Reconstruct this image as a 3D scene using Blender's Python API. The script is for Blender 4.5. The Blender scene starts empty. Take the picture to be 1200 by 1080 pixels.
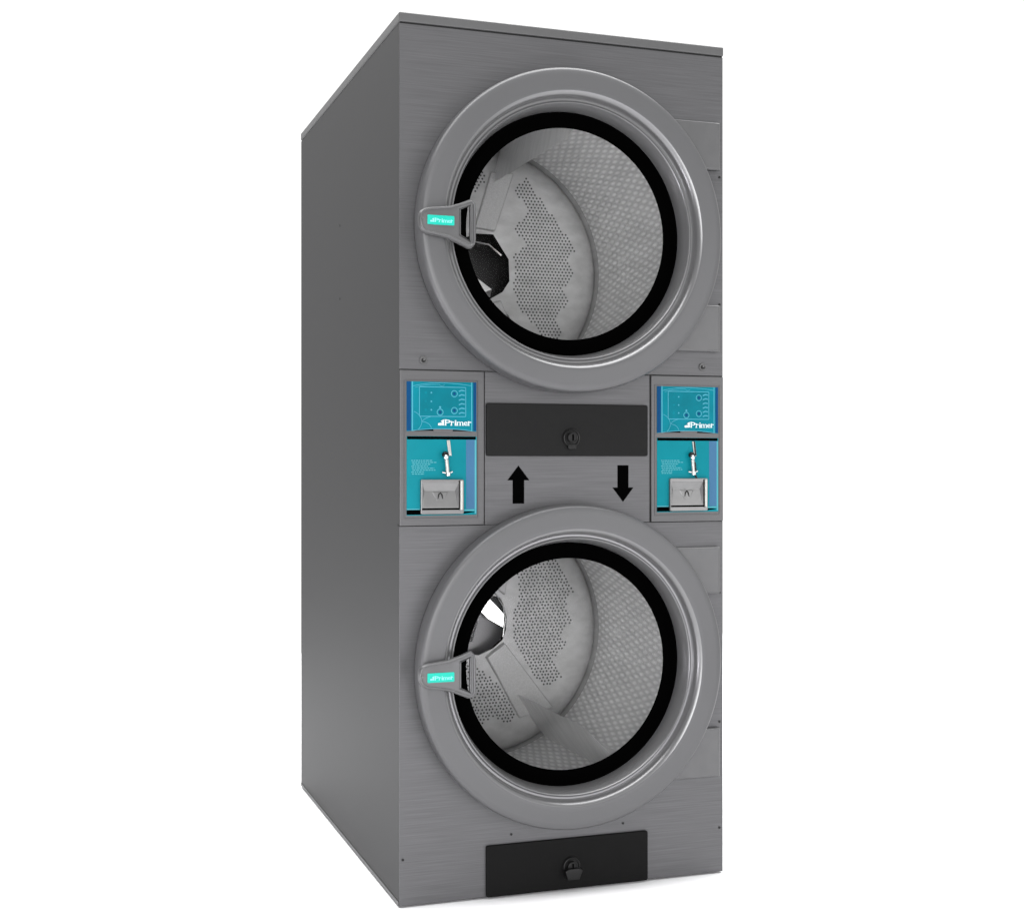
import bpy, bmesh, math
from mathutils import Vector
sc = bpy.context.scene
PI = math.pi
# ------------------------------------------------------------------ camera
W, H, D = 0.787, 1.95, 1.172
cam_d = bpy.data.cameras.new('camera'); cam = bpy.data.objects.new('camera', cam_d)
sc.collection.objects.link(cam); sc.camera = cam
cam_d.sensor_width = 36; cam_d.lens = 48.0; cam_d.clip_start = 0.05; cam_d.clip_end = 500
cam.location = (-0.7436, -2.8868, 0.973)
cam.rotation_euler = (PI/2, 0, -math.asin(0.3282))
# ------------------------------------------------------------------ studio surround and lamps
world = bpy.data.worlds.new('World'); sc.world = world; world.use_nodes = True
wn, wl = world.node_tree.nodes, world.node_tree.links
bg = wn['Background']
tc = wn.new('ShaderNodeTexCoord'); sx = wn.new('ShaderNodeSeparateXYZ')
wl.new(tc.outputs['Generated'], sx.inputs[0])
# white world gradient shaped for the light: bright behind, dimmer in front and overhead
mr = wn.new('ShaderNodeMapRange'); mr.interpolation_type = 'SMOOTHSTEP'
mr.inputs['From Min'].default_value = -0.9; mr.inputs['From Max'].default_value = 0.35
mr.inputs['To Min'].default_value = 0.95; mr.inputs['To Max'].default_value = 1.15
wl.new(sx.outputs['Y'], mr.inputs['Value'])
m2 = wn.new('ShaderNodeMapRange'); m2.interpolation_type = 'SMOOTHSTEP'
m2.inputs['From Min'].default_value = 0.3; m2.inputs['From Max'].default_value = 0.8
m2.inputs['To Min'].default_value = 1.0; m2.inputs['To Max'].default_value = 0.6
wl.new(sx.outputs['Z'], m2.inputs['Value'])
mm = wn.new('ShaderNodeMath'); mm.operation = 'MULTIPLY'
wl.new(mr.outputs[0], mm.inputs[0]); wl.new(m2.outputs[0], mm.inputs[1])
m3 = wn.new('ShaderNodeMapRange'); m3.interpolation_type = 'SMOOTHSTEP'      # left of the world dimmed to keep the side panel dark
m3.inputs['From Min'].default_value = -0.8; m3.inputs['From Max'].default_value = -0.18
m3.inputs['To Min'].default_value = 0.22; m3.inputs['To Max'].default_value = 1.0
wl.new(sx.outputs['X'], m3.inputs['Value'])
m4 = wn.new('ShaderNodeMath'); m4.operation = 'MULTIPLY'
wl.new(mm.outputs[0], m4.inputs[0]); wl.new(m3.outputs[0], m4.inputs[1])
bg.inputs['Color'].default_value = (1, 1, 1, 1)
wl.new(m4.outputs[0], bg.inputs['Strength'])

def area(name, loc, target, size, sizey, power, col=(1, 1, 1)):
    l = bpy.data.lights.new(name, 'AREA'); l.shape = 'RECTANGLE'; l.size = size; l.size_y = sizey
    l.energy = power; l.color = col
    o = bpy.data.objects.new(name, l); sc.collection.objects.link(o); o.location = loc
    o.rotation_euler = (Vector(target) - Vector(loc)).to_track_quat('-Z', 'Y').to_euler()
    return o
area('key_softbox', (2.6, -3.2, 1.3), (0.4, 0, 0.9), 1.2, 1.8, 20)
area('floor_fill', (0.1, 1.3, 4.6), (0.1, 1.3, 0), 5.6, 5.6, 760)  # added lamp out of view, burns the floor out to white
area('left_strip', (-2.6, -2.9, 0.9), (0.4, 0, 0.9), 0.14, 1.7, 5)  # added strip out of view, puts glints in the door recess
area('drum_fill', (-1.5, -4.5, 1.2), (0.4, 0, 1.0), 2.5, 2.5, 150)  # added lamp behind the camera, brightens the drum interiors
area('side_fill', (-2.3, -0.6, 0.22), (0, 0.7, 0.25), 1.6, 0.25, 22, (0.96, 0.93, 1.0))  # added lamp out of view, lightens the foot of the side panel
area('low_fill', (1.2, -2.6, 0.25), (0.4, 0, 0.4), 1.4, 0.3, 7, (0.96, 0.93, 1.0))  # added low lamp out of view, lifts and tints the lower front

sc.view_settings.view_transform = 'Standard'; sc.view_settings.look = 'None'
sc.view_settings.exposure = 0; sc.view_settings.gamma = 1; sc.view_settings.use_curve_mapping = False
sc.cycles.max_bounces = 10; sc.cycles.diffuse_bounces = 5; sc.cycles.glossy_bounces = 5
sc.cycles.transparent_max_bounces = 12
sc.cycles.caustics_reflective = False; sc.cycles.caustics_refractive = False

# ------------------------------------------------------------------ materials
def mat(name, col, rough=0.5, metal=0.0, spec=0.5, noise=0.05, nscale=(6, 6, 6), bump=0.0, coat=0.0):
    m = bpy.data.materials.new(name); m.use_nodes = True
    n, l = m.node_tree.nodes, m.node_tree.links
    b = n['Principled BSDF']
    b.inputs['Roughness'].default_value = rough; b.inputs['Metallic'].default_value = metal
    b.inputs['Specular IOR Level'].default_value = spec
    if coat: b.inputs['Coat Weight'].default_value = coat; b.inputs['Coat Roughness'].default_value = 0.15
    t = n.new('ShaderNodeTexCoord'); mp = n.new('ShaderNodeMapping'); mp.inputs['Scale'].default_value = nscale
    nz = n.new('ShaderNodeTexNoise'); nz.inputs['Scale'].default_value = 1.0; nz.inputs['Detail'].default_value = 5
    l.new(t.outputs['Object'], mp.inputs[0]); l.new(mp.outputs[0], nz.inputs['Vector'])
    r = n.new('ShaderNodeMapRange'); r.inputs['From Min'].default_value = 0.3; r.inputs['From Max'].default_value = 0.7
    r.inputs['To Min'].default_value = 1 - noise; r.inputs['To Max'].default_value = 1 + noise
    l.new(nz.outputs['Fac'], r.inputs['Value'])
    vm = n.new('ShaderNodeVectorMath'); vm.operation = 'SCALE'; vm.inputs[0].default_value = col
    l.new(r.outputs[0], vm.inputs['Scale']); l.new(vm.outputs[0], b.inputs['Base Color'])
    if bump:
        bp = n.new('ShaderNodeBump'); bp.inputs['Strength'].default_value = bump; bp.inputs['Distance'].default_value = 0.001
        l.new(nz.outputs['Fac'], bp.inputs['Height']); l.new(bp.outputs[0], b.inputs['Normal'])
    return m

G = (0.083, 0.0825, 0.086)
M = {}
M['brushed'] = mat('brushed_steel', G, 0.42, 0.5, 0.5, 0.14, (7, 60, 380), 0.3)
M['side'] = mat('shaded_side_steel', (0.0115, 0.0115, 0.0123), 0.55, 0.1, 0.36, 0.02, (2, 2, 2), 0.05)  # shade on the cabinet side is put into this darker colour
M['lid'] = mat('lid_steel', (0.082, 0.082, 0.083), 0.45, 0.4, 0.5, 0.03, (4, 4, 30))
M['ring_inner'] = mat('polished_recess_steel', (0.165, 0.165, 0.168), 0.28, 0.6, 0.5, 0.02)
M['ring'] = mat('satin_door_steel', (0.076, 0.076, 0.0788), 0.42, 0.25, 0.5, 0.035, (3, 3, 3))
M['handle'] = mat('cast_handle_grey', (0.088, 0.088, 0.090), 0.38, 0.4, 0.5, 0.04, (40, 40, 40))
M['black'] = mat('black_gasket', (0.0006, 0.0006, 0.0006), 1.0, 0, 0.0, 0.1)
M['mark'] = mat('black_print_and_shade', (0.0008, 0.0008, 0.0008), 0.9, 0, 0.0, 0.1)
M['drawer'] = mat('charcoal_plate', (0.0050, 0.0050, 0.0050), 0.6, 0, 0.15, 0.06, (60, 60, 60), 0.1)
M['drawer2'] = mat('charcoal_plate_dark', (0.0028, 0.0028, 0.0028), 0.6, 0, 0.10, 0.06, (60, 60, 60), 0.1)
M['lock'] = mat('lock_black', (0.004, 0.004, 0.004), 0.42, 0, 0.25, 0.05)
M['dark'] = mat('screw_dark', (0.01, 0.01, 0.01), 0.5, 0.3, 0.3, 0.05)
M['inside'] = mat('cabinet_inside', (0.05, 0.05, 0.05), 0.7, 0, 0.3, 0.05)
M['screw'] = mat('screw_steel', (0.13, 0.13, 0.13), 0.45, 0.8, 0.5, 0.05)
M['frame'] = mat('module_steel', (0.084, 0.0835, 0.086), 0.4, 0.5, 0.5, 0.05, (10, 50, 300), 0.15)
M['teal'] = mat('teal_film', (0.0, 0.135, 0.175), 0.45, 0, 0.08, 0.12, (18, 18, 18))
M['teal2'] = mat('teal_film_bright', (0.001, 0.145, 0.178), 0.45, 0, 0.08, 0.05, (14, 14, 14))
M['teal3'] = mat('teal_film_inner', (0.0, 0.115, 0.150), 0.45, 0, 0.08, 0.10, (25, 25, 25))
M['navy'] = mat('navy_film', (0.001, 0.040, 0.118), 0.45, 0, 0.08, 0.08)
M['sblue'] = mat('steel_blue_film', (0.034, 0.105, 0.195), 0.4, 0, 0.15, 0.05)
M['pale'] = mat('pale_blue_line', (0.05, 0.25, 0.33), 0.5, 0, 0.1, 0.05)
M['pale2'] = mat('pale_text', (0.06, 0.25, 0.29), 0.5, 0, 0.1, 0.05)
M['white'] = mat('white_print', (0.52, 0.60, 0.62), 0.5, 0, 0.1, 0.02)
M['badge'] = mat('turquoise_badge', (0.008, 0.36, 0.28), 0.35, 0, 0.2, 0.03)
M['badget'] = mat('badge_print', (0.22, 0.72, 0.62), 0.5, 0, 0.1, 0.02)
M['chrome'] = mat('chrome', (0.7, 0.7, 0.7), 0.12, 1.0, 0.5, 0.02)
M['cup'] = mat('cup_steel', (0.17, 0.17, 0.17), 0.32, 0.6, 0.5, 0.04, (60, 60, 60))
M['lightmetal'] = mat('bright_metal', (0.36, 0.36, 0.34), 0.3, 0.5, 0.5, 0.03)
M['hole'] = mat('perforation_dark', (0.11, 0.11, 0.11), 0.8, 0, 0.1, 0.1)
M['rear'] = mat('rear_wall_stainless', (0.56, 0.56, 0.56), 0.42, 0.25, 0.5, 0.12, (22, 8, 40), 0.3)
M['drum'] = mat('drum_stainless', (0.79, 0.79, 0.79), 0.45, 0.25, 0.5, 0.08, (30, 8, 30), 0.2)
M['lifter'] = mat('lifter_stainless', (0.82, 0.82, 0.82), 0.32, 0.45, 0.5, 0.08, (14, 60, 14), 0.3)
M['rib'] = mat('rib_stainless', (0.55, 0.55, 0.55), 0.4, 0.25, 0.5, 0.10, (260, 20, 260), 0.5)
M['hubd'] = mat('hub_dark_polished', (0.030, 0.030, 0.030), 0.18, 0.6, 0.5, 0.3, (9, 9, 9))  # the hub's dark reflection is put into this colour
M['hubm'] = mat('hub_mid_steel', (0.20, 0.20, 0.20), 0.3, 0.7, 0.5, 0.05)
M['ground'] = mat('white_studio_floor', (0.88, 0.88, 0.89), 0.6, 0, 0.2, 0.004, (1, 1, 1))

def dimples():                       # honeycomb of pressed bumps on the drum wall, laid out in UV
    m = M['drum'].copy(); m.name = 'dimpled_drum_stainless'
    n, l = m.node_tree.nodes, m.node_tree.links
    b = n['Principled BSDF']
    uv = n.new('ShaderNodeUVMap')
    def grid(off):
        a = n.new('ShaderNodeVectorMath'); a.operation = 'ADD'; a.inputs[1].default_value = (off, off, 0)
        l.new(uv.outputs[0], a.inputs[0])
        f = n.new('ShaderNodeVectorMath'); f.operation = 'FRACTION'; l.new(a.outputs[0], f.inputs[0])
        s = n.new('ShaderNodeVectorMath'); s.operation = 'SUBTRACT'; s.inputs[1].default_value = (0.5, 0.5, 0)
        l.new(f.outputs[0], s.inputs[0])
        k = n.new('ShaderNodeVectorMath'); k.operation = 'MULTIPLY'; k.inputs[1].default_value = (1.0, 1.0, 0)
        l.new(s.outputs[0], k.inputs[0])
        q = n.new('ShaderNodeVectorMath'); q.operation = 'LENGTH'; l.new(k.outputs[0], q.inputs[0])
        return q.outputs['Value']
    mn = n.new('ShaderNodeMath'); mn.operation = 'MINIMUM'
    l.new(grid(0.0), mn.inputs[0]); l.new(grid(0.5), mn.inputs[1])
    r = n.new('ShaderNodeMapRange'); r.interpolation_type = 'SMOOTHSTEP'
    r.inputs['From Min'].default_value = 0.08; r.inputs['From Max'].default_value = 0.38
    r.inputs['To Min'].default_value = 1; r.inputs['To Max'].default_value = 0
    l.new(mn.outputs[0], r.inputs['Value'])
    bp = n.new('ShaderNodeBump'); bp.inputs['Strength'].default_value = 0.42; bp.inputs['Distance'].default_value = 0.007
    l.new(r.outputs[0], bp.inputs['Height']); l.new(bp.outputs[0], b.inputs['Normal'])
    old = b.inputs['Base Color'].links[0].from_socket           # dimple shading put into the colour: lighter tops, darker gaps
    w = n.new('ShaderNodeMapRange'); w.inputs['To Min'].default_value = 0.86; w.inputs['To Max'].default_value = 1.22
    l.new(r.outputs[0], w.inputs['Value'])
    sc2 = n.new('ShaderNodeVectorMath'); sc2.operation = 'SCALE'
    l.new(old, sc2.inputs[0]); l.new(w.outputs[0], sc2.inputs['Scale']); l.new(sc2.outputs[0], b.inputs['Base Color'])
    return m
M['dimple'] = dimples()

g = bpy.data.materials.new('door_glass'); g.use_nodes = True
n, l = g.node_tree.nodes, g.node_tree.links; n.remove(n['Principled BSDF'])
tr = n.new('ShaderNodeBsdfTransparent'); tr.inputs['Color'].default_value = (0.97, 0.97, 0.97, 1)
gl = n.new('ShaderNodeBsdfGlossy'); gl.inputs['Roughness'].default_value = 0.02
fr = n.new('ShaderNodeFresnel'); fr.inputs['IOR'].default_value = 1.07
mx = n.new('ShaderNodeMixShader')
l.new(fr.outputs[0], mx.inputs[0]); l.new(tr.outputs[0], mx.inputs[1]); l.new(gl.outputs[0], mx.inputs[2])
l.new(mx.outputs[0], n['Material Output'].inputs['Surface'])
M['glass'] = g

# ------------------------------------------------------------------ helpers
def link(name, me, mats, parent=None, label=None):
    o = bpy.data.objects.new(name, me); sc.collection.objects.link(o)
    for m in (mats if isinstance(mats, (list, tuple)) else [mats]): me.materials.append(m)
    if parent: o.parent = parent
    if label: o['label'] = label
    return o

def smooth(me, deg=32):
    for p in me.polygons: p.use_smooth = True
    me.set_sharp_from_angle(angle=math.radians(deg))

def obj(name, bm, mats, parent=None, label=None, sm=True, bevel=0.0):
    bmesh.ops.remove_doubles(bm, verts=bm.verts, dist=1e-6)
    bmesh.ops.recalc_face_normals(bm, faces=bm.faces)
    me = bpy.data.meshes.new(name); bm.to_mesh(me); bm.free()
    if sm: smooth(me)
    o = link(name, me, mats, parent, label)
    if bevel:
        b = o.modifiers.new('bevel', 'BEVEL'); b.width = bevel; b.segments = 2; b.limit_method = 'ANGLE'
        b.angle_limit = math.radians(40)
    return o

def box(bm, x0, x1, y0, y1, z0, z1, mi=0):
    v = [bm.verts.new((x, y, z)) for x in (x0, x1) for y in (y0, y1) for z in (z0, z1)]
    for f in ((0, 1, 3, 2), (4, 6, 7, 5), (0, 4, 5, 1), (2, 3, 7, 6), (0, 2, 6, 4), (1, 5, 7, 3)):
        bm.faces.new([v[i] for i in f]).material_index = mi

def rect(x0, x1, z0, z1, r=0.0, k=5):
    if r <= 0: return [(x0, z0), (x1, z0), (x1, z1), (x0, z1)]
    P = []
    for cx, cz, a0 in ((x1-r, z0+r, -90), (x1-r, z1-r, 0), (x0+r, z1-r, 90), (x0+r, z0+r, 180)):
        for i in range(k+1):
            a = math.radians(a0 + 90*i/k); P.append((cx+r*math.cos(a), cz+r*math.sin(a)))
    return P

def circ(cx, cz, r, k=96):
    return [(cx+r*math.cos(2*PI*i/k), cz+r*math.sin(2*PI*i/k)) for i in range(k)]

def plate_mesh(loops, yf, th, bevel=0.0, res=2):
    """flat plate in the x-z plane, its face at y = yf, its back at y = yf + th; inner loops are holes"""
    cu = bpy.data.curves.new('c', 'CURVE'); cu.dimensions = '2D'; cu.fill_mode = 'BOTH'
    cu.extrude = max(th/2 - bevel, 1e-5); cu.bevel_depth = bevel; cu.bevel_resolution = res; cu.offset = -bevel
    for L in loops:
        s = cu.splines.new('POLY'); s.points.add(len(L)-1); s.use_cyclic_u = True
        for p, q in zip(s.points, L): p.co = (q[0], q[1], 0, 1)
    t = bpy.data.objects.new('t', cu); sc.collection.objects.link(t)
    dg = bpy.context.evaluated_depsgraph_get()
    me = bpy.data.meshes.new_from_object(t.evaluated_get(dg))
    bpy.data.objects.remove(t); bpy.data.curves.remove(cu)
    for v in me.vertices:
        x, y, z = v.co; v.co = (x, yf + th/2 - z, y)
    me.materials.clear()
    return me

def plate(name, loops, yf, th, m, parent=None, bevel=0.0, label=None):
    me = plate_mesh(loops, yf, th, bevel); me.name = name
    smooth(me, 25)
    return link(name, me, m, parent, label)

def add_mesh(bm, me, mi=0):
    k = len(bm.faces); bm.from_mesh(me); bm.faces.ensure_lookup_table()
    for f in bm.faces[k:]: f.material_index = mi
    bpy.data.meshes.remove(me)

def lathe(bm, prof, cx, cz, seg=128, mi=0, uvs=None, closed=False):
    """revolve (r, y) profile about the horizontal axis through (cx, cz)"""
    rings = []
    for r, y in prof:
        rings.append([bm.verts.new((cx+r*math.cos(2*PI*i/seg), y, cz+r*math.sin(2*PI*i/seg))) for i in range(seg)])
    n = len(prof)
    for j in range(n if closed else n-1):
        a, b = rings[j], rings[(j+1) % n]
        for i in range(seg):
            f = bm.faces.new((a[i], a[(i+1) % seg], b[(i+1) % seg], b[i])); f.material_index = mi
            if uvs:
                lay = bm.loops.layers.uv.verify()
                for lp, (ii, jj) in zip(f.loops, ((i, j), (i+1, j), (i+1, j+1), (i, j+1))):
                    lp[lay].uv = (ii/seg*uvs[0], prof[jj][1]/uvs[1])
    return rings

def disc(bm, cx, cz, r, y, seg=24, mi=0, y2=None):
    v = [bm.verts.new((cx+r*math.cos(2*PI*i/seg), y, cz+r*math.sin(2*PI*i/seg))) for i in range(seg)]
    bm.faces.new(v).material_index = mi
    if y2 is not None:
        w = [bm.verts.new((p.co.x, y2, p.co.z)) for p in v]
        for i in range(seg): bm.faces.new((v[i], v[(i+1) % seg], w[(i+1) % seg], w[i])).material_index = mi

def tube(bm, pts, r, seg=8, mi=0, cyc=False):
    pts = [Vector(p) for p in pts]; n = len(pts); R = []
    for i, p in enumerate(pts):
        a = pts[(i-1) % n] if (cyc or i > 0) else p
        b = pts[(i+1) % n] if (cyc or i < n-1) else p
        t = (b-a).normalized(); u = t.cross(Vector((0, 1, 0)))
        if u.length < 1e-3: u = Vector((1, 0, 0))
        u.normalize(); w = t.cross(u).normalized()
        R.append([bm.verts.new(p + r*(math.cos(2*PI*k/seg)*u + math.sin(2*PI*k/seg)*w)) for k in range(seg)])
    for i in range(n if cyc else n-1):
        a, b = R[i], R[(i+1) % n]
        for k in range(seg): bm.faces.new((a[k], a[(k+1) % seg], b[(k+1) % seg], b[k])).material_index = mi
    if not cyc:
        bm.faces.new(R[0]).material_index = mi; bm.faces.new(R[-1]).material_index = mi

def stroke(bm, pts, w, y, mi=0):
    """thin printed line of width w on the plane y"""
    P = [Vector((p[0], p[1])) for p in pts]; n = len(P); L = []; 
    for i in range(n):
        t = (P[min(i+1, n-1)]-P[max(i-1, 0)]).normalized(); nn = Vector((-t.y, t.x))*w/2
        L.append((bm.verts.new((P[i].x+nn.x, y, P[i].y+nn.y)), bm.verts.new((P[i].x-nn.x, y, P[i].y-nn.y))))
    for i in range(n-1):
        bm.faces.new((L[i][0], L[i+1][0], L[i+1][1], L[i][1])).material_index = mi

def quad(bm, x0, x1, z0, z1, y, mi=0):
    bm.faces.new([bm.verts.new(p) for p in ((x0, y, z0), (x1, y, z0), (x1, y, z1), (x0, y, z1))]).material_index = mi

def text_mesh(s, size, bold=0.0, xs=1.0):
    cu = bpy.data.curves.new('t', 'FONT'); cu.body = s; cu.size = size; cu.offset = bold; cu.resolution_u = 4
    cu.space_character = 1.08
    t = bpy.data.objects.new('t', cu); sc.collection.objects.link(t)
    dg = bpy.context.evaluated_depsgraph_get(); me = bpy.data.meshes.new_from_object(t.evaluated_get(dg))
    bpy.data.objects.remove(t); bpy.data.curves.remove(cu)
    me.materials.clear()
    return me

def lettering(bm, x0, x1, z0, h, y, mi):
    """the word with its small sail-shaped emblem, slab serifs added, fitted between x0 and x1 on baseline z0"""
    ex = x0 + (x1-x0)*0.20                                    # emblem takes the first fifth
    stems = {'P': (.105,), 'r': (.09,), 'i': (.5,), 'm': (.06, .5, .94), 'e': ()}
    w = {'P': .235, 'r': .135, 'i': .075, 'm': .265, 'e': .165}; gap = .022
    tot = sum(w[c] for c in 'Primer') + gap*5; k = (x1-ex)/tot; x = ex; t = h*.11
    for c in 'Primer':
        me = text_mesh(c, 1.0, 0.004)
        xs = [v.co.x for v in me.vertices]; a, b = min(xs), max(xs)
        cw = w[c]*k
        for v in me.vertices: v.co = (x+(v.co.x-a)/(b-a)*cw, y, z0+v.co.y*h/.73)
        add_mesh(bm, me, mi)
        for u in stems[c]:
            sw = .038*k
            quad(bm, x+cw*u-sw, x+cw*u+sw, z0-.2*t, z0+t*.8, y-.0002, mi)
        if c == 'r': quad(bm, x-.02*k, x+.05*k, z0+h*.70-t, z0+h*.72, y-.0003, mi)
        if c == 'P': quad(bm, x-.02*k, x+.08*k, z0+h-t, z0+h, y-.0003, mi)
        x += cw+gap*k
    e = (x1-x0)*0.17                                          # emblem: low wedge and tall notched bar
    bm.faces.new([bm.verts.new(p) for p in ((x0, y, z0), (x0+e*.62, y, z0), (x0+e*.62, y, z0+h*.45), (x0, y, z0+h*.35))]).material_index = mi
    bm.faces.new([bm.verts.new(p) for p in ((x0+e*.68, y, z0), (x0+e, y, z0), (x0+e, y, z0+h), (x0+e*.45, y, z0+h*.72), (x0+e*.68, y, z0+h*.55))]).material_index = mi

# ------------------------------------------------------------------ setting
bm = bmesh.new(); quad(bm, 0, 0, 0, 0, 0)
bm.clear()
bm.faces.new([bm.verts.new(p) for p in ((-3.8, -5.5, 0), (3.6, -5.5, 0), (3.6, 4.0, 0), (-3.8, 4.0, 0))])
gr = obj('ground', bm, M['ground'], sm=False); gr['kind'] = 'structure'

# ------------------------------------------------------------------ the machine
dryer = bpy.data.objects.new('stacked_tumble_dryer', None); sc.collection.objects.link(dryer)
dryer['label'] = 'tall grey steel double stacked coin-operated tumble dryer with two round glass doors'
dryer['category'] = 'tumble dryer'
Z1, Z2, ZL = 1.1722, 0.8310, 1.9268            # panel seams and lid line
CX = W/2; CU, CL = 1.4885, 0.5120              # door axes
TH = 0.0035

# carcass
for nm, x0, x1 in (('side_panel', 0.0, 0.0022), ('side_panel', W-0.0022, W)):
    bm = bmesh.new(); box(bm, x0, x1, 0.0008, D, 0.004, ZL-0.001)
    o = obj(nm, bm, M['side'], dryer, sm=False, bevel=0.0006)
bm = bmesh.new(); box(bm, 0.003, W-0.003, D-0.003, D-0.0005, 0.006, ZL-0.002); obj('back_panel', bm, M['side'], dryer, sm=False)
bm = bmesh.new(); box(bm, 0.003, W-0.003, 0.005, D-0.004, 0.004, 0.007); obj('base_plate', bm, M['side'], dryer, sm=False)
# thin folded flange that runs round the foot and the rear of the side panel
bm = bmesh.new(); box(bm, -0.0016, -0.0001, 0.004, D-0.001, 0.0045, 0.013)
obj('foot_flange', bm, M['lid'], dryer, sm=False, bevel=0.0006)
# lid
bm = bmesh.new(); box(bm, -0.0012, W+0.0012, -0.0022, D+0.001, ZL+0.0022, H)
lid = obj('lid', bm, M['lid'], dryer, sm=False, bevel=0.0025)
bm = bmesh.new(); box(bm, 0.0012, W-0.0012, 0.0012, D-0.002, ZL-0.006, ZL+0.0022)
obj('lid_gasket', bm, M['dark'], dryer, sm=False)
# dark inner bulkhead behind the panel gaps
plate('inner_bulkhead', [rect(0.003, W-0.003, 0.008, ZL-0.008), circ(CX, CU, .30), circ(CX, CL, .30)], 0.0060, 0.001, M['inside'], dryer)

# front panels
plate('upper_front_panel', [rect(0, W, Z1+.0012, ZL-.0012), circ(CX, CU, .279)], 0, TH, M['brushed'], dryer, .0008)
plate('lower_front_panel', [rect(0, W, 0.004, Z2-.0007), circ(CX, CL, .279)], 0, TH, M['brushed'], dryer, .0008)
plate('middle_front_panel', [rect(0.1952, 0.5972, Z2+.0007, Z1-.0012)], 0, TH, M['brushed'], dryer, .0008)

# doors, drums
RING = [(.352, -.002), (.3590, -.0040), (.3618, -.0080), (.3628, -.0150), (.3628, -.0440), (.3622, -.0490), (.3607, -.0530), (.3580, -.0562), (.3550, -.0577),
        (.3450, -.0585), (.3200, -.0596), (.3125, -.0600), (.3095, -.0595), (.3040, -.0550), (.3005, -.0510), (.2998, -.0480), (.2990, -.0410), (.2980, -.0385),
        (.2960, -.0365), (.2920, -.0362), (.2905, -.0370), (.2885, -.0400), (.2868, -.0402), (.2852, -.0385), (.2780, -.0060), (.2762, .0050),
        (.2765, .0062), (.352, -.0008)]
R_D, Y_B = 0.337, 0.650
FLAT = 0.6000
def drum_profile():
    p = [(.277, .0075), (.300, .018), (.3355, .030), (R_D, .040)]
    k = 26
    p += [(R_D, .040+(.622-.040)*i/k) for i in range(1, k+1)]
    return p
BACK = [(.3369, .623), (.3368, .6550), (.3345, .6480), (.3300, .6400), (.3230, .6310), (.3140, .6225), (.3030, .6150), (.2900, .6090), (.2750, .6045), (.2600, .6015), (.2450, FLAT), (.2000, FLAT), (.1300, FLAT), (.1010, .6010)]

def inside(px, pz, poly):
    c = False; n = len(poly)
    for i in range(n):
        x1, z1 = poly[i]; x2, z2 = poly[(i+1) % n]
        if (z1 > pz) != (z2 > pz) and px < (x2-x1)*(pz-z1)/(z2-z1)+x1: c = not c
    return c

def build_drum(cz, polys, rib_quads, lifters, hub, hub_mat, jitter):
    bm = bmesh.new(); bm.loops.layers.uv.verify()
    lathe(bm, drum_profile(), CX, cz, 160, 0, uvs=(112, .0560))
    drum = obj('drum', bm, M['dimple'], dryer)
    # pressed rear wall, perforated in saw-toothed fields
    bm = bmesh.new()
    rings = lathe(bm, BACK, CX, cz, 160, 0)
    # close the middle round the polygonal hub opening
    hub_v = [bm.verts.new((CX+x, .6030, cz+z)) for x, z in hub]
    inner = rings[-1]; n = len(hub_v)
    ang = [math.atan2(z, x) for x, z in hub]
    seg = len(inner)
    def near(i):
        a = 2*PI*i/seg
        return min(range(n), key=lambda k: abs(math.atan2(math.sin(a-ang[k]), math.cos(a-ang[k]))))
    for i in range(seg):
        a, b = near(i), near((i+1) % seg)
        if a == b: bm.faces.new((inner[i], inner[(i+1) % seg], hub_v[a]))
        else: bm.faces.new((inner[i], inner[(i+1) % seg], hub_v[b], hub_v[a]))
    s = .0100; s2 = s*.86
    rows = range(-34, 35)
    for j in rows:
        for i in range(-34, 35):
            x = i*s + (s/2 if j % 2 else 0); z = j*s2
            if any(inside(x, z, P) for P in polys):
                jx = jitter*math.sin(i*1.7+j*2.3)*.0016; jz = jitter*math.cos(i*2.9-j*1.1)*.0012
                disc(bm, CX+x+jx, cz+z+jz, .00285, FLAT-.0006, 8, 1)
    rw = obj('rear_wall', bm, [M['rear'], M['hole']], drum)
    # radial ribs pressed on the rear wall
    for Q in rib_quads:
        cxm = sum(p[0] for p in Q)/4; czm = sum(p[1] for p in Q)/4
        bm = bmesh.new()
        lo = [bm.verts.new((CX+x, FLAT+.004, cz+z)) for x, z in Q]
        up = [bm.verts.new((CX+cxm+(x-cxm)*.94, FLAT-.010, cz+czm+(z-czm)*.97)) for x, z in Q]
        bm.faces.new(up)
        for i in range(4): bm.faces.new((lo[i], lo[(i+1) % 4], up[(i+1) % 4], up[i]))
        obj('radial_rib', bm, M['rib'], drum, bevel=.003)
    # lifters: triangular beams along the drum wall
    for a, r, wl_, wr_ in lifters:
        bm = bmesh.new(); a = math.radians(a); wl2, wr2 = math.radians(wl_), math.radians(wr_)
        secs = []
        for y, k in ((.0085, (R_D-.246)/(R_D-r)), (.050 if r > .21 else .13, 1.0), (.58, 1.0), (.602, 1.0)):
            rr = R_D - (R_D-r)*k
            pts = []
            for t, q in ((1.0, R_D+.001), (.62, None), (.30, None), (.06, None), (0, None), (-.06, None), (-.30, None), (-.62, None), (-1.0, R_D+.001)):
                th = a + (t*wl2 if t > 0 else t*wr2)
                if q is None:
                    u = 1-abs(t); q = R_D - (R_D-rr)*(u**1.35) - (0 if t else -.0015)
                pts.append(bm.verts.new((CX+q*math.cos(th), y, cz+q*math.sin(th))))
            secs.append(pts)
        for A, B in zip(secs, secs[1:]):
            for i in range(len(A)-1): bm.faces.new((A[i], A[i+1], B[i+1], B[i]))
        bm.faces.new(secs[0]); bm.faces.new(secs[-1])
        obj('lifter', bm, M['lifter'], drum)
    # hub seen through the polygonal opening
    return drum

def ngon(bm, pts, mi=0):
    bm.faces.new([bm.verts.new(p) for p in pts]).material_index = mi

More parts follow.
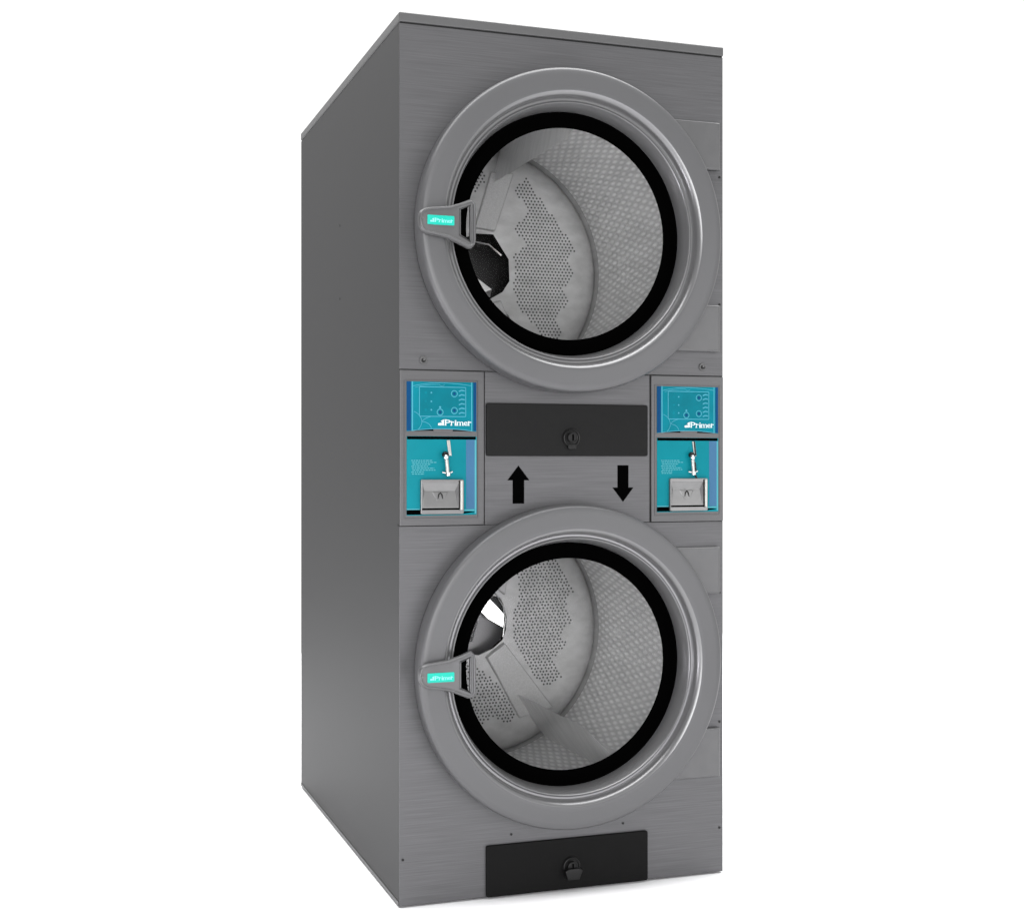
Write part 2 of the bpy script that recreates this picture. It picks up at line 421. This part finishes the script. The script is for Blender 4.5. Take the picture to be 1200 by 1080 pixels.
UP = [(0.114, 0.251), (0.262, 0.064), (0.233, 0.041), (0.253, -0.007), (0.225, -0.043), (0.239, -0.082), (0.198, -0.126), (0.223, -0.165), (0.21, -0.186),
      (0.158, -0.183), (0.138, -0.147), (0.094, -0.105), (0.080, -0.06), (0.080, -0.03), (0.085, 0.0), (0.075, 0.035), (0.114, 0.068), (0.079, 0.117), (0.123, 0.159), (0.079, 0.219)]
UP2 = [(-0.094, 0.272), (-0.008, 0.262), (-0.001, 0.234), (-0.032, 0.202), (-0.094, 0.189)]
LP = [(0.104, 0.235), (0.173, 0.228), (0.258, 0.107), (0.227, 0.078), (0.25, 0.025), (0.213, -0.013), (0.235, -0.04), (0.19, -0.082), (0.223, -0.126),
      (0.175, -0.158), (0.143, -0.131), (0.078, -0.016), (0.075, 0.045), (0.094, 0.087), (0.089, 0.154)]
LP2 = [(-0.082, -0.06), (-0.032, -0.083), (0.026, -0.133), (0.062, -0.168), (0.099, -0.222), (0.057, -0.250), (0.021, -0.226), (-0.015, -0.248), (-0.082, -0.185)]
hubU = [(-.078, .070), (-.030, .094), (.022, .094), (.048, .055), (.066, .029), (.068, -.030), (.048, -.060), (.010, -.082), (-.045, -.088), (-.085, -.03)]
hubL = [(-.050, .110), (.000, .118), (.032, .108), (.050, .075), (.060, .040), (.058, .005), (.048, -.022), (.020, -.044), (-.020, -.060), (-.070, -.050), (-.085, .03)]
dU = build_drum(CU, [UP, UP2], [[(-.035, .106), (.024, .100), (.080, .262), (.012, .262)], [(.000, -.095), (.040, -.082), (.105, -.225), (.040, -.250)]],
                [(85, .231, -3, 16), (203, .262, 17, 17)], hubU, None, 0.15)
dL = build_drum(CL, [LP, LP2], [[(-.003, -.064), (.050, -.026), (.196, -.212), (.094, -.236)], [(.020, .124), (.052, .098), (.078, .245), (.020, .262)]],
                [(-62.5, .190, 13, -3), (180, .262, 17, 17)], hubL, None, 0.75)
# hub fittings: a well coloured as its dark reflection and a bright bracket above, a polished end cap below
bm = bmesh.new(); ngon(bm, [(CX+x*1.35, .655, CU+z*1.3) for x, z in hubU])
hb = obj('hub_well', bm, M['hubd'], dU, sm=False)
bm = bmesh.new()
tube(bm, [(CX-.045, .612, CU+.075), (CX+.010, .606, CU+.066), (CX+.030, .604, CU+.050), (CX+.045, .602, CU+.038)], .0028)
obj('chrome_edge', bm, M['chrome'], dU)
bm = bmesh.new(); tube(bm, [(CX+.030, .598, CU-.085), (CX+.052, .595, CU-.112), (CX+.080, .592, CU-.150)], .0026)  # highlight along the rib edge, built as a chrome tube
obj('chrome_edge', bm, M['chrome'], dU)
bm = bmesh.new()
ngon(bm, [(CX-.030, .650, CU-.012), (CX-.008, .642, CU-.022), (CX+.028, .634, CU-.050), (CX+.022, .632, CU-.072), (CX+.004, .640, CU-.060)])
obj('bracket', bm, M['hubm'], dU, sm=False)
bm = bmesh.new(); ngon(bm, [(CX+x*1.3, .662, CL+z*1.3) for x, z in hubL])
obj('hub_well', bm, M['hubm'], dL, sm=False)
bm = bmesh.new()                                              # polished cap facet that catches the doorway
P = [(-.040, .094), (-.020, .108), (.012, .098), (.056, .046), (.053, .012), (.016, .034)]
ngon(bm, [(CX+x, .628-.31*x+z*.13, CL+z) for x, z in P])
obj('hub_cap', bm, M['chrome'], dL, sm=False)
bm = bmesh.new(); tube(bm, [(CX-.005, .604, CL+.118), (CX+.028, .602, CL+.104), (CX+.048, .600, CL+.070), (CX+.055, .599, CL+.035), (CX+.048, .599, CL-.012)], .0022)
obj('chrome_edge', bm, M['chrome'], dL)
bm = bmesh.new(); ngon(bm, [(CX+x, .640, CL+z) for x, z in ((-.06, .030), (-.022, .034), (-.008, .026), (-.026, -.028), (-.060, -.028))])
obj('shaft_block', bm, M['hubd'], dL, sm=False)

hand = [[(-0.371, 0.004), (-0.3695, 0.013), (-0.364, 0.020), (-0.354, 0.0245), (-0.330, 0.0275), (-0.304, 0.0310), (-0.278, 0.0390), (-0.258, 0.0475), (-0.252, 0.0470), (-0.248, 0.0420),
         (-0.247, 0.030), (-0.247, -0.044), (-0.249, -0.053), (-0.255, -0.0580), (-0.262, -0.0575), (-0.283, -0.0480), (-0.307, -0.0385), (-0.333, -0.0335), (-0.354, -0.0300), (-0.364, -0.024), (-0.3695, -0.014), (-0.371, -0.005)],
        [(-0.2800, 0.0250), (-0.2560, 0.0340), (-0.2560, -0.0430), (-0.2800, -0.0300)]]
hand2 = [[(x, z*.96+.005) for x, z in hand[0]], [(-0.2790, 0.0290), (-0.2560, 0.0380), (-0.2560, -0.0370), (-0.2790, -0.0270)]]

def build_door(cz, hd):
    bm = bmesh.new(); lathe(bm, RING, CX, cz, 192, 0, closed=True)
    for f in bm.faces:
        c = f.calc_center_median()
        if math.hypot(c.x-CX, c.z-cz) < .3105: f.material_index = 1
    door = obj('door', bm, [M['ring'], M['ring_inner']], dryer)
    smooth(door.data, 32)
    plate('window_gasket', [circ(CX, cz, .2768, 128), circ(CX, cz, .2405, 128)], .0035, .0030, M['black'], door)
    plate('door_glass', [circ(CX, cz, .2500, 96)], .0068, .0005, M['glass'], door)
    L = [[(CX+x, cz+z) for x, z in loop] for loop in hd]
    me = plate_mesh(L, -.0800, .0150, .0040, 3)
    bm = bmesh.new(); add_mesh(bm, me)
    # raised rolled rim round the handle and its finger opening
    tube(bm, [(x+(.004 if x < CX-.30 else 0), -.0795, cz+(z-cz)*.91) for x, z in L[0]], .0028, 10, 0, True)
    tube(bm, [(x, -.0790, z) for x, z in L[1]], .0022, 8, 0, True)
    box(bm, CX-.352, CX-.310, -.066, -.057, cz-.016, cz+.016)   # foot on the ring
    h = obj('door_handle', bm, M['handle'], door)
    smooth(h.data, 45)
    bm = bmesh.new(); disc(bm, CX-.3645, cz+.002, .0022, -.0838, 12, 0, -.080); obj('handle_screw', bm, M['screw'], door)
    bm = bmesh.new()
    add_mesh(bm, plate_mesh([rect(CX-.3530, CX-.2930, cz-.0115, cz+.0088, .002)], -.0818, .0020, .0004))
    lettering(bm, CX-.3470, CX-.2960, cz-.0060, .0085, -.0824, 1)
    obj('badge', bm, [M['badge'], M['badget']], door, 'small turquoise name badge with pale lettering')
    return door
build_door(CU, hand)
build_door(CL, hand2)

# hinge cover plates at the right of each door
def arc_edge(cz, z0, z1, R, k=10):
    """left edge follows the door ring"""
    P = []
    for i in range(k+1):
        z = z0+(z1-z0)*i/k
        P.append((CX+math.sqrt(max(R*R-(z-cz)**2, .0004)), z))
    return P
def hinge_plate(cz, z0, z1):
    L = [(0.7735, z0), (0.7735, z1)] + arc_edge(cz, z1, z0, .335)
    plate('hinge_cover', [L], -.0135, .0132, M['handle'], dryer, .0050)
hinge_plate(CU, 1.6560, 1.7680)
hinge_plate(CU, 1.2290, 1.3390)
hinge_plate(CL, 0.6610, 0.7715)
hinge_plate(CL, 0.2310, 0.3460)

# lint drawers
def drawer(z0, z1, m, zl, low):
    d = plate('lint_drawer_front', [rect(0.1973, 0.5898, z0, z1, .005)], -.0070, .0068, m, dryer, .0016)
    bm = bmesh.new(); x = .399
    disc(bm, x, zl, .0210, -.0100, 32, 0, -.0069)
    rim = [(x+.0185*math.cos(2*PI*i/28), -.0110, zl+.0185*math.sin(2*PI*i/28)) for i in range(28)]
    tube(bm, rim, .0022, 8, 0, True)
    disc(bm, x, zl+.001, .0115, -.0190, 24, 0, -.0100)
    rim = [(x+.0105*math.cos(2*PI*i/24), -.0190, zl+.001+.0105*math.sin(2*PI*i/24)) for i in range(24)]
    tube(bm, rim, .0016, 8, 0, True)
    add_mesh(bm, plate_mesh([rect(x-.0018, x+.0018, zl-.006, zl+.008)], -.0198, .0010), 1)
    if low:
        add_mesh(bm, plate_mesh([[(x-.021, zl-.006), (x-.015, zl-.026), (x+.013, zl-.026), (x+.021, zl-.006), (x+.012, zl-.001), (x-.012, zl-.001)]], -.0270, .0190, .0020), 0)
    else:
        add_mesh(bm, plate_mesh([rect(x-.010, x+.010, zl-.025, zl-.014, .003)], -.0150, .0080, .0010), 0)
    obj('drawer_lock', bm, [M['lock'], M['mark']], d)
drawer(.9840, 1.1018, M['drawer'], 1.0250, False)
drawer(.0045, .1190, M['drawer2'], .0560, True)

# printed arrows
def arrow(xc, z0, z1, up):
    hw, sw, hh = .0262, .0137, .0330
    if up: L = [(xc-sw, z0), (xc+sw, z0), (xc+sw, z1-hh), (xc+hw, z1-hh), (xc, z1), (xc-hw, z1-hh), (xc-sw, z1-hh)]
    else: L = [(xc-sw, z1), (xc-sw, z0+hh), (xc-hw, z0+hh), (xc, z0), (xc+hw, z0+hh), (xc+sw, z0+hh), (xc+sw, z1)]
    plate('arrow_decal', [L], -.0006, .0005, M['mark'], dryer)
arrow(.2745, .8775, .9628, True)
arrow(.5299, .8790, .9632, False)

# control and coin modules
def module(x0, x1, lx0, lx1, cord):
    frame = plate('control_module', [rect(x0, x1, Z2+.0007, Z1-.0012, .002)], -.0030, .0060, M['frame'], dryer, .0012)
    # fine raised bead round the label field
    bm = bmesh.new()
    a, b, c, d = lx0-.005, lx1+.004, .8480, 1.1500
    tube(bm, [(a, -.0030, c), (b, -.0030, c), (b, -.0030, d), (a, -.0030, d)], .0013, 6, 0, True)
    obj('bead', bm, M['frame'], frame)
    # -------- upper keypad film
    w = lx1-lx0; zt, zb = 1.1465, 1.0375; h = zt-zb
    U = lambda u: lx0+u*w
    V = lambda v: zt-v*h
    bot = [(U(u), V(1.0-.055*math.sin(PI*u))) for u in [i/16 for i in range(17)]]
    bm = bmesh.new(); mats = [M['teal'], M['navy'], M['pale'], M['teal3'], M['white'], M['mark'], M['frame']]
    add_mesh(bm, plate_mesh([bot + [(lx1, zt), (lx0, zt)]], -.0042, .0013, .0003), 0)
    y = -.0044
    def q(u0, u1, v0, v1, yy, mi): quad(bm, U(u0), U(u1), V(v1), V(v0), yy, mi)
    q(0.0, .062, 0.0, .985, y, 1); q(.955, 1.0, 0.0, .985, y, 1)
    q(.072, .088, .0, .975, y, 2); q(.925, .938, .0, .975, y, 2)
    q(.185, .845, .115, .690, y, 3)
    y2 = y-.0002; lw = .0016
    rr = [(U(u), V(v)) for u, v in ((.18, .105), (.845, .105), (.845, .695), (.18, .695), (.18, .105))]
    for s0, s1 in zip(rr, rr[1:]): stroke(bm, [s0, s1], lw, y2, 2)
    def arc(pts, wd=.0012, mi=2, yy=None):
        P = []
        for t in range(13):
            t /= 12; (ax, az), (bx, bz), (cx_, cz_) = pts
            P.append((U((1-t)**2*ax+2*t*(1-t)*bx+t*t*cx_), V((1-t)**2*az+2*t*(1-t)*bz+t*t*cz_)))
        stroke(bm, P, wd, y2-.0001 if yy is None else yy, mi)
    arc([(.10, .60), (.21, .66), (.215, .82)]); arc([(.215, .82), (.20, .93), (.14, .98)])
    arc([(.215, .80), (.27, .71), (.38, .69)]); arc([(.215, .80), (.33, .82), (.35, .93)])
    arc([(.09, .09), (.30, .02), (.48, .02)]); arc([(.48, .02), (.70, .02), (.93, .07)])
    arc([(.12, .12), (.28, .05), (.46, .055)], .0009); arc([(.46, .055), (.5, .10), (.54, .055)], .0009)
    arc([(.07, .985), (.5, .90), (.94, .985)], .0014)
    def dot(u, v, r, mi, yy, k=16): disc(bm, U(u), V(v), r, yy, k, mi)
    for v in (.22, .395, .565): dot(.35, v, .0019, 2, y2); dot(.27, v, .0030, 0, y2-.0001)
    for u, v in ((.68, .235), (.68, .575), (.475, .61)):
        dot(u, v, .0078, 2, y2-.0002); dot(u, v, .0060, 3, y2-.0004); dot(u, v, .0034, 1, y2-.0006)
    dot(.475, .51, .0024, 2, y2-.0002)
    for v in (.175, .265, .355, .445, .535, .625):
        stroke(bm, [(U(.745), V(v+.012)), (U(.785), V(v-.012)), (U(.83), V(v))], .0026, y2-.0002, 2)
    lettering(bm, U(.445), U(.925), V(.875), h*.120, y2-.0012, 4)
    # dark slivers under the arched lower edge
    kp = obj('keypad', bm, mats, frame, 'turquoise printed control keypad film')
    bm = bmesh.new()
    for s in (0, 1):
        P = []
        for i in range(9):
            t = i/8; u = .11+.27*t if s == 0 else .66+.27*t
            P.append((U(u), V(1.0-.055*math.sin(PI*u)+.006)))
        for i in range(8, -1, -1):
            t = i/8; u = .11+.27*t if s == 0 else .66+.27*t
            wd = .028*(t if s == 0 else 1-t)+.004
            P.append((U(u), V(1.0-.055*math.sin(PI*u)+.006+wd)))
        add_mesh(bm, plate_mesh([P], -.0036, .0005), 0)
    add_mesh(bm, plate_mesh([rect(U(.39), U(.65), V(1.005), V(.955), .0022)], -.0042, .0011, .0003), 1)
    obj('keypad_clip', bm, [M['mark'], M['frame']], frame)
    # -------- lower coin panel
    zt, zb = 1.0272, .8540; h = zt-zb; w = lx1+.001-lx0
    U = lambda u: lx0+u*w
    V = lambda v: zt-v*h
    bm = bmesh.new(); mats = [M['teal2'], M['sblue'], M['mark'], M['pale2'], M['white']]
    add_mesh(bm, plate_mesh([rect(lx0, lx0+w, zb, zt, .002)], -.0040, .0011, .0003), 0)
    q = lambda u0, u1, v0, v1, yy, mi: quad(bm, U(u0), U(u1), V(v1), V(v0), yy, mi)
    y = -.0042
    q(.005, .985, 0.003, .040, y-.0002, 2)
    q(.845, .970, .044, .925, y, 1); q(.970, .992, .044, .985, y, 3)
    q(.0, .20, .930, .990, y-.0002, 2); q(.0, .20, .915, .928, y-.0002, 3)
    bm.faces.new([bm.verts.new((U(u), y-.0002, V(v))) for u, v in ((.20, .965), (.90, .955), (.98, .962), (.75, .990), (.20, .990))]).material_index = 2
    q(.80, .965, .930, .948, y-.0002, 3)
    import random; rnd = random.Random(4)
    for k in range(8):                                       # small print, too fine to read
        v = .300+.0245*k; u = .065+.008*(k % 3); end = .36+.06*math.sin(k*1.7) if k < 6 else .25
        while u < end:
            L = rnd.uniform(.018, .045); q(u, min(u+L, end), v, v+.0125, y-.0002, 3); u += L+.010
    cp = obj('coin_panel', bm, mats, frame, 'turquoise coin panel with small print')
    # coin chute rail
    bm = bmesh.new()
    add_mesh(bm, plate_mesh([[(U(.565), V(.05)), (U(.61), V(.05)), (U(.635), V(.245)), (U(.595), V(.245))]], -.0062, .0020, .0005), 0)
    if cord: add_mesh(bm, plate_mesh([[(U(.585), V(.05)), (U(.605), V(.05)), (U(.630), V(.24)), (U(.605), V(.24))]], -.0068, .0005), 1)
    obj('coin_rail', bm, [M['lightmetal'], M['dark']], frame)
    # handle: dark knob, chrome stem, flared foot
    bm = bmesh.new()
    bmesh.ops.create_uvsphere(bm, u_segments=20, v_segments=12, radius=.0075)
    bmesh.ops.translate(bm, verts=bm.verts, vec=(U(.532), -.013, V(.235)))
    obj('return_knob', bm, M['lock'], frame)
    bm = bmesh.new()
    bmesh.ops.create_uvsphere(bm, u_segments=16, v_segments=10, radius=.0062)
    bmesh.ops.translate(bm, verts=bm.verts, vec=(U(.535), -.0165, V(.265)))
    tube(bm, [(U(.545), -.0130, V(.27)), (U(.555), -.0130, V(.34)), (U(.565), -.0130, V(.46))], .0040, 12, 1)
    tube(bm, [(U(.500), -.0080, V(.455)), (U(.530), -.0100, V(.462)), (U(.600), -.0100, V(.462)), (U(.640), -.0080, V(.448))], .0020, 8, 0)
    tube(bm, [(U(.575), -.0090, V(.46)), (U(.575), -.0090, V(.50))], .0060, 14, 0)
    if cord: tube(bm, [(U(.578), -.0172, V(.33)), (U(.590), -.0172, V(.45))], .0014, 8, 2); tube(bm, [(U(.61), -.006, V(.50)), (U(.64), -.006, V(.55))], .002, 8, 2)
    obj('return_lever', bm, [M['chrome'], M['lightmetal'], M['dark']], frame)
    # coin return cup: a steel frame with a pressed hollow and a chrome door edge
    bx0, bx1, bz0, bz1 = U(.190), U(.800), V(.985), V(.548)
    fx0, fx1, fz0, fz1 = U(.215), U(.722), V(.900), V(.595)
    cup = plate('coin_return_cup', [rect(bx0, bx1, bz0, bz1, .003), rect(fx0, fx1, fz0, fz1)], -.0120, .0085, M['cup'], frame, .0012)
    bm = bmesh.new()
    def P(u, v, y): return bm.verts.new((fx0+(fx1-fx0)*u, y, fz1-(fz1-fz0)*v))
    o_ = [P(-.02, -.02, -.0112), P(1.02, -.02, -.0112), P(1.02, 1.02, -.0112), P(-.02, 1.02, -.0112)]
    m_ = [P(.07, .32, -.0050), P(.93, .32, -.0050), P(.98, .97, -.0112), P(.02, .97, -.0112)]
    for i in range(4): bm.faces.new((o_[i], o_[(i+1) % 4], m_[(i+1) % 4], m_[i]))
    bm.faces.new(m_)
    t_ = []; b_ = []
    for u, v in ((.27, .36), (.73, .36), (.60, .72), (.40, .72)):          # shallow pressed nose
        yy = -.0050-.0062*(v-.32)/.65
        t_.append(P(.5+(u-.5)*.82, v+.03, yy-.0016*(1-(v-.3)*.6))); b_.append(P(u, v, yy+.0001))
    bm.faces.new(t_)
    for i in range(4): bm.faces.new((b_[i], b_[(i+1) % 4], t_[(i+1) % 4], t_[i]))
    obj('pressed_hollow', bm, M['cup'], frame, sm=False)
    bm = bmesh.new()
    cxm, czm = fx0+(fx1-fx0)*.5, fz1-(fz1-fz0)*.58
    tube(bm, [(cxm-.0065, -.0075, czm-.009), (cxm-.0035, -.0085, czm+.006), (cxm, -.0090, czm+.010), (cxm+.0035, -.0085, czm+.006), (cxm+.0065, -.0075, czm-.009)], .0015, 8)
    tube(bm, [(cxm-.003, -.0080, czm-.003), (cxm+.004, -.0080, czm-.006)], .0012, 8)
    obj('cup_latch', bm, M['lock'], frame)
    bm = bmesh.new()
    add_mesh(bm, plate_mesh([rect(fx0-.002, fx1+.002, fz0-.0055, fz0-.0015)], -.0126, .0008), 1)  # black strip standing in for the shadow below the cup opening
    add_mesh(bm, plate_mesh([rect(U(.742), U(.782), V(.935), V(.560), .002)], -.0170, .0055, .0018), 0)
    add_mesh(bm, plate_mesh([rect(U(.726), U(.738), V(.935), V(.560))], -.0126, .0008), 1)
    obj('cup_bar_and_shadow', bm, [M['lightmetal'], M['mark']], frame)
module(0.0005, 0.1927, .0152, .1743, False)
module(0.6003, 0.7865, .6142, .7725, True)

# fasteners
def cam_screw(x, z):
    bm = bmesh.new()
    disc(bm, x, z, .0085, -.0018, 28, 0, -.0001)
    tube(bm, [(x+.0080*math.cos(2*PI*i/24), -.0022, z+.0080*math.sin(2*PI*i/24)) for i in range(24)], .0011, 6, 0, True)
    disc(bm, x, z-.0005, .0048, -.0036, 20, 1, -.0018)
    disc(bm, x+.001, z+.0012, .0022, -.0040, 12, 0, -.0036)
    obj('panel_lock', bm, [M['screw'], M['dark']], dryer)
cam_screw(.0538, 1.1934); cam_screw(.7333, 1.1938)
for x, z in ((.7781, 1.6425), (.7781, 1.3420), (.7781, .6625), (.7781, .3580), (.7781, .1079), (.0076, .1051), (.2574, .1385), (.5299, .1396)):
    bm = bmesh.new(); disc(bm, x, z, .0029, -.0012, 16, 0, -.0001); obj('panel_screw', bm, M['dark'], dryer)
for y, z in ((.62, 1.585), (.62, 1.395), (.012, .833)):
    bm = bmesh.new()
    v = [bm.verts.new((-.0010, y+.0028*math.cos(2*PI*i/14), z+.0028*math.sin(2*PI*i/14))) for i in range(14)]
    w = [bm.verts.new((-.0001, p.co.y, p.co.z)) for p in v]; bm.faces.new(v)
    for i in range(14): bm.faces.new((v[i], v[(i+1) % 14], w[(i+1) % 14], w[i]))
    obj('side_rivet', bm, M['side'] if y > .1 else M['dark'], dryer)
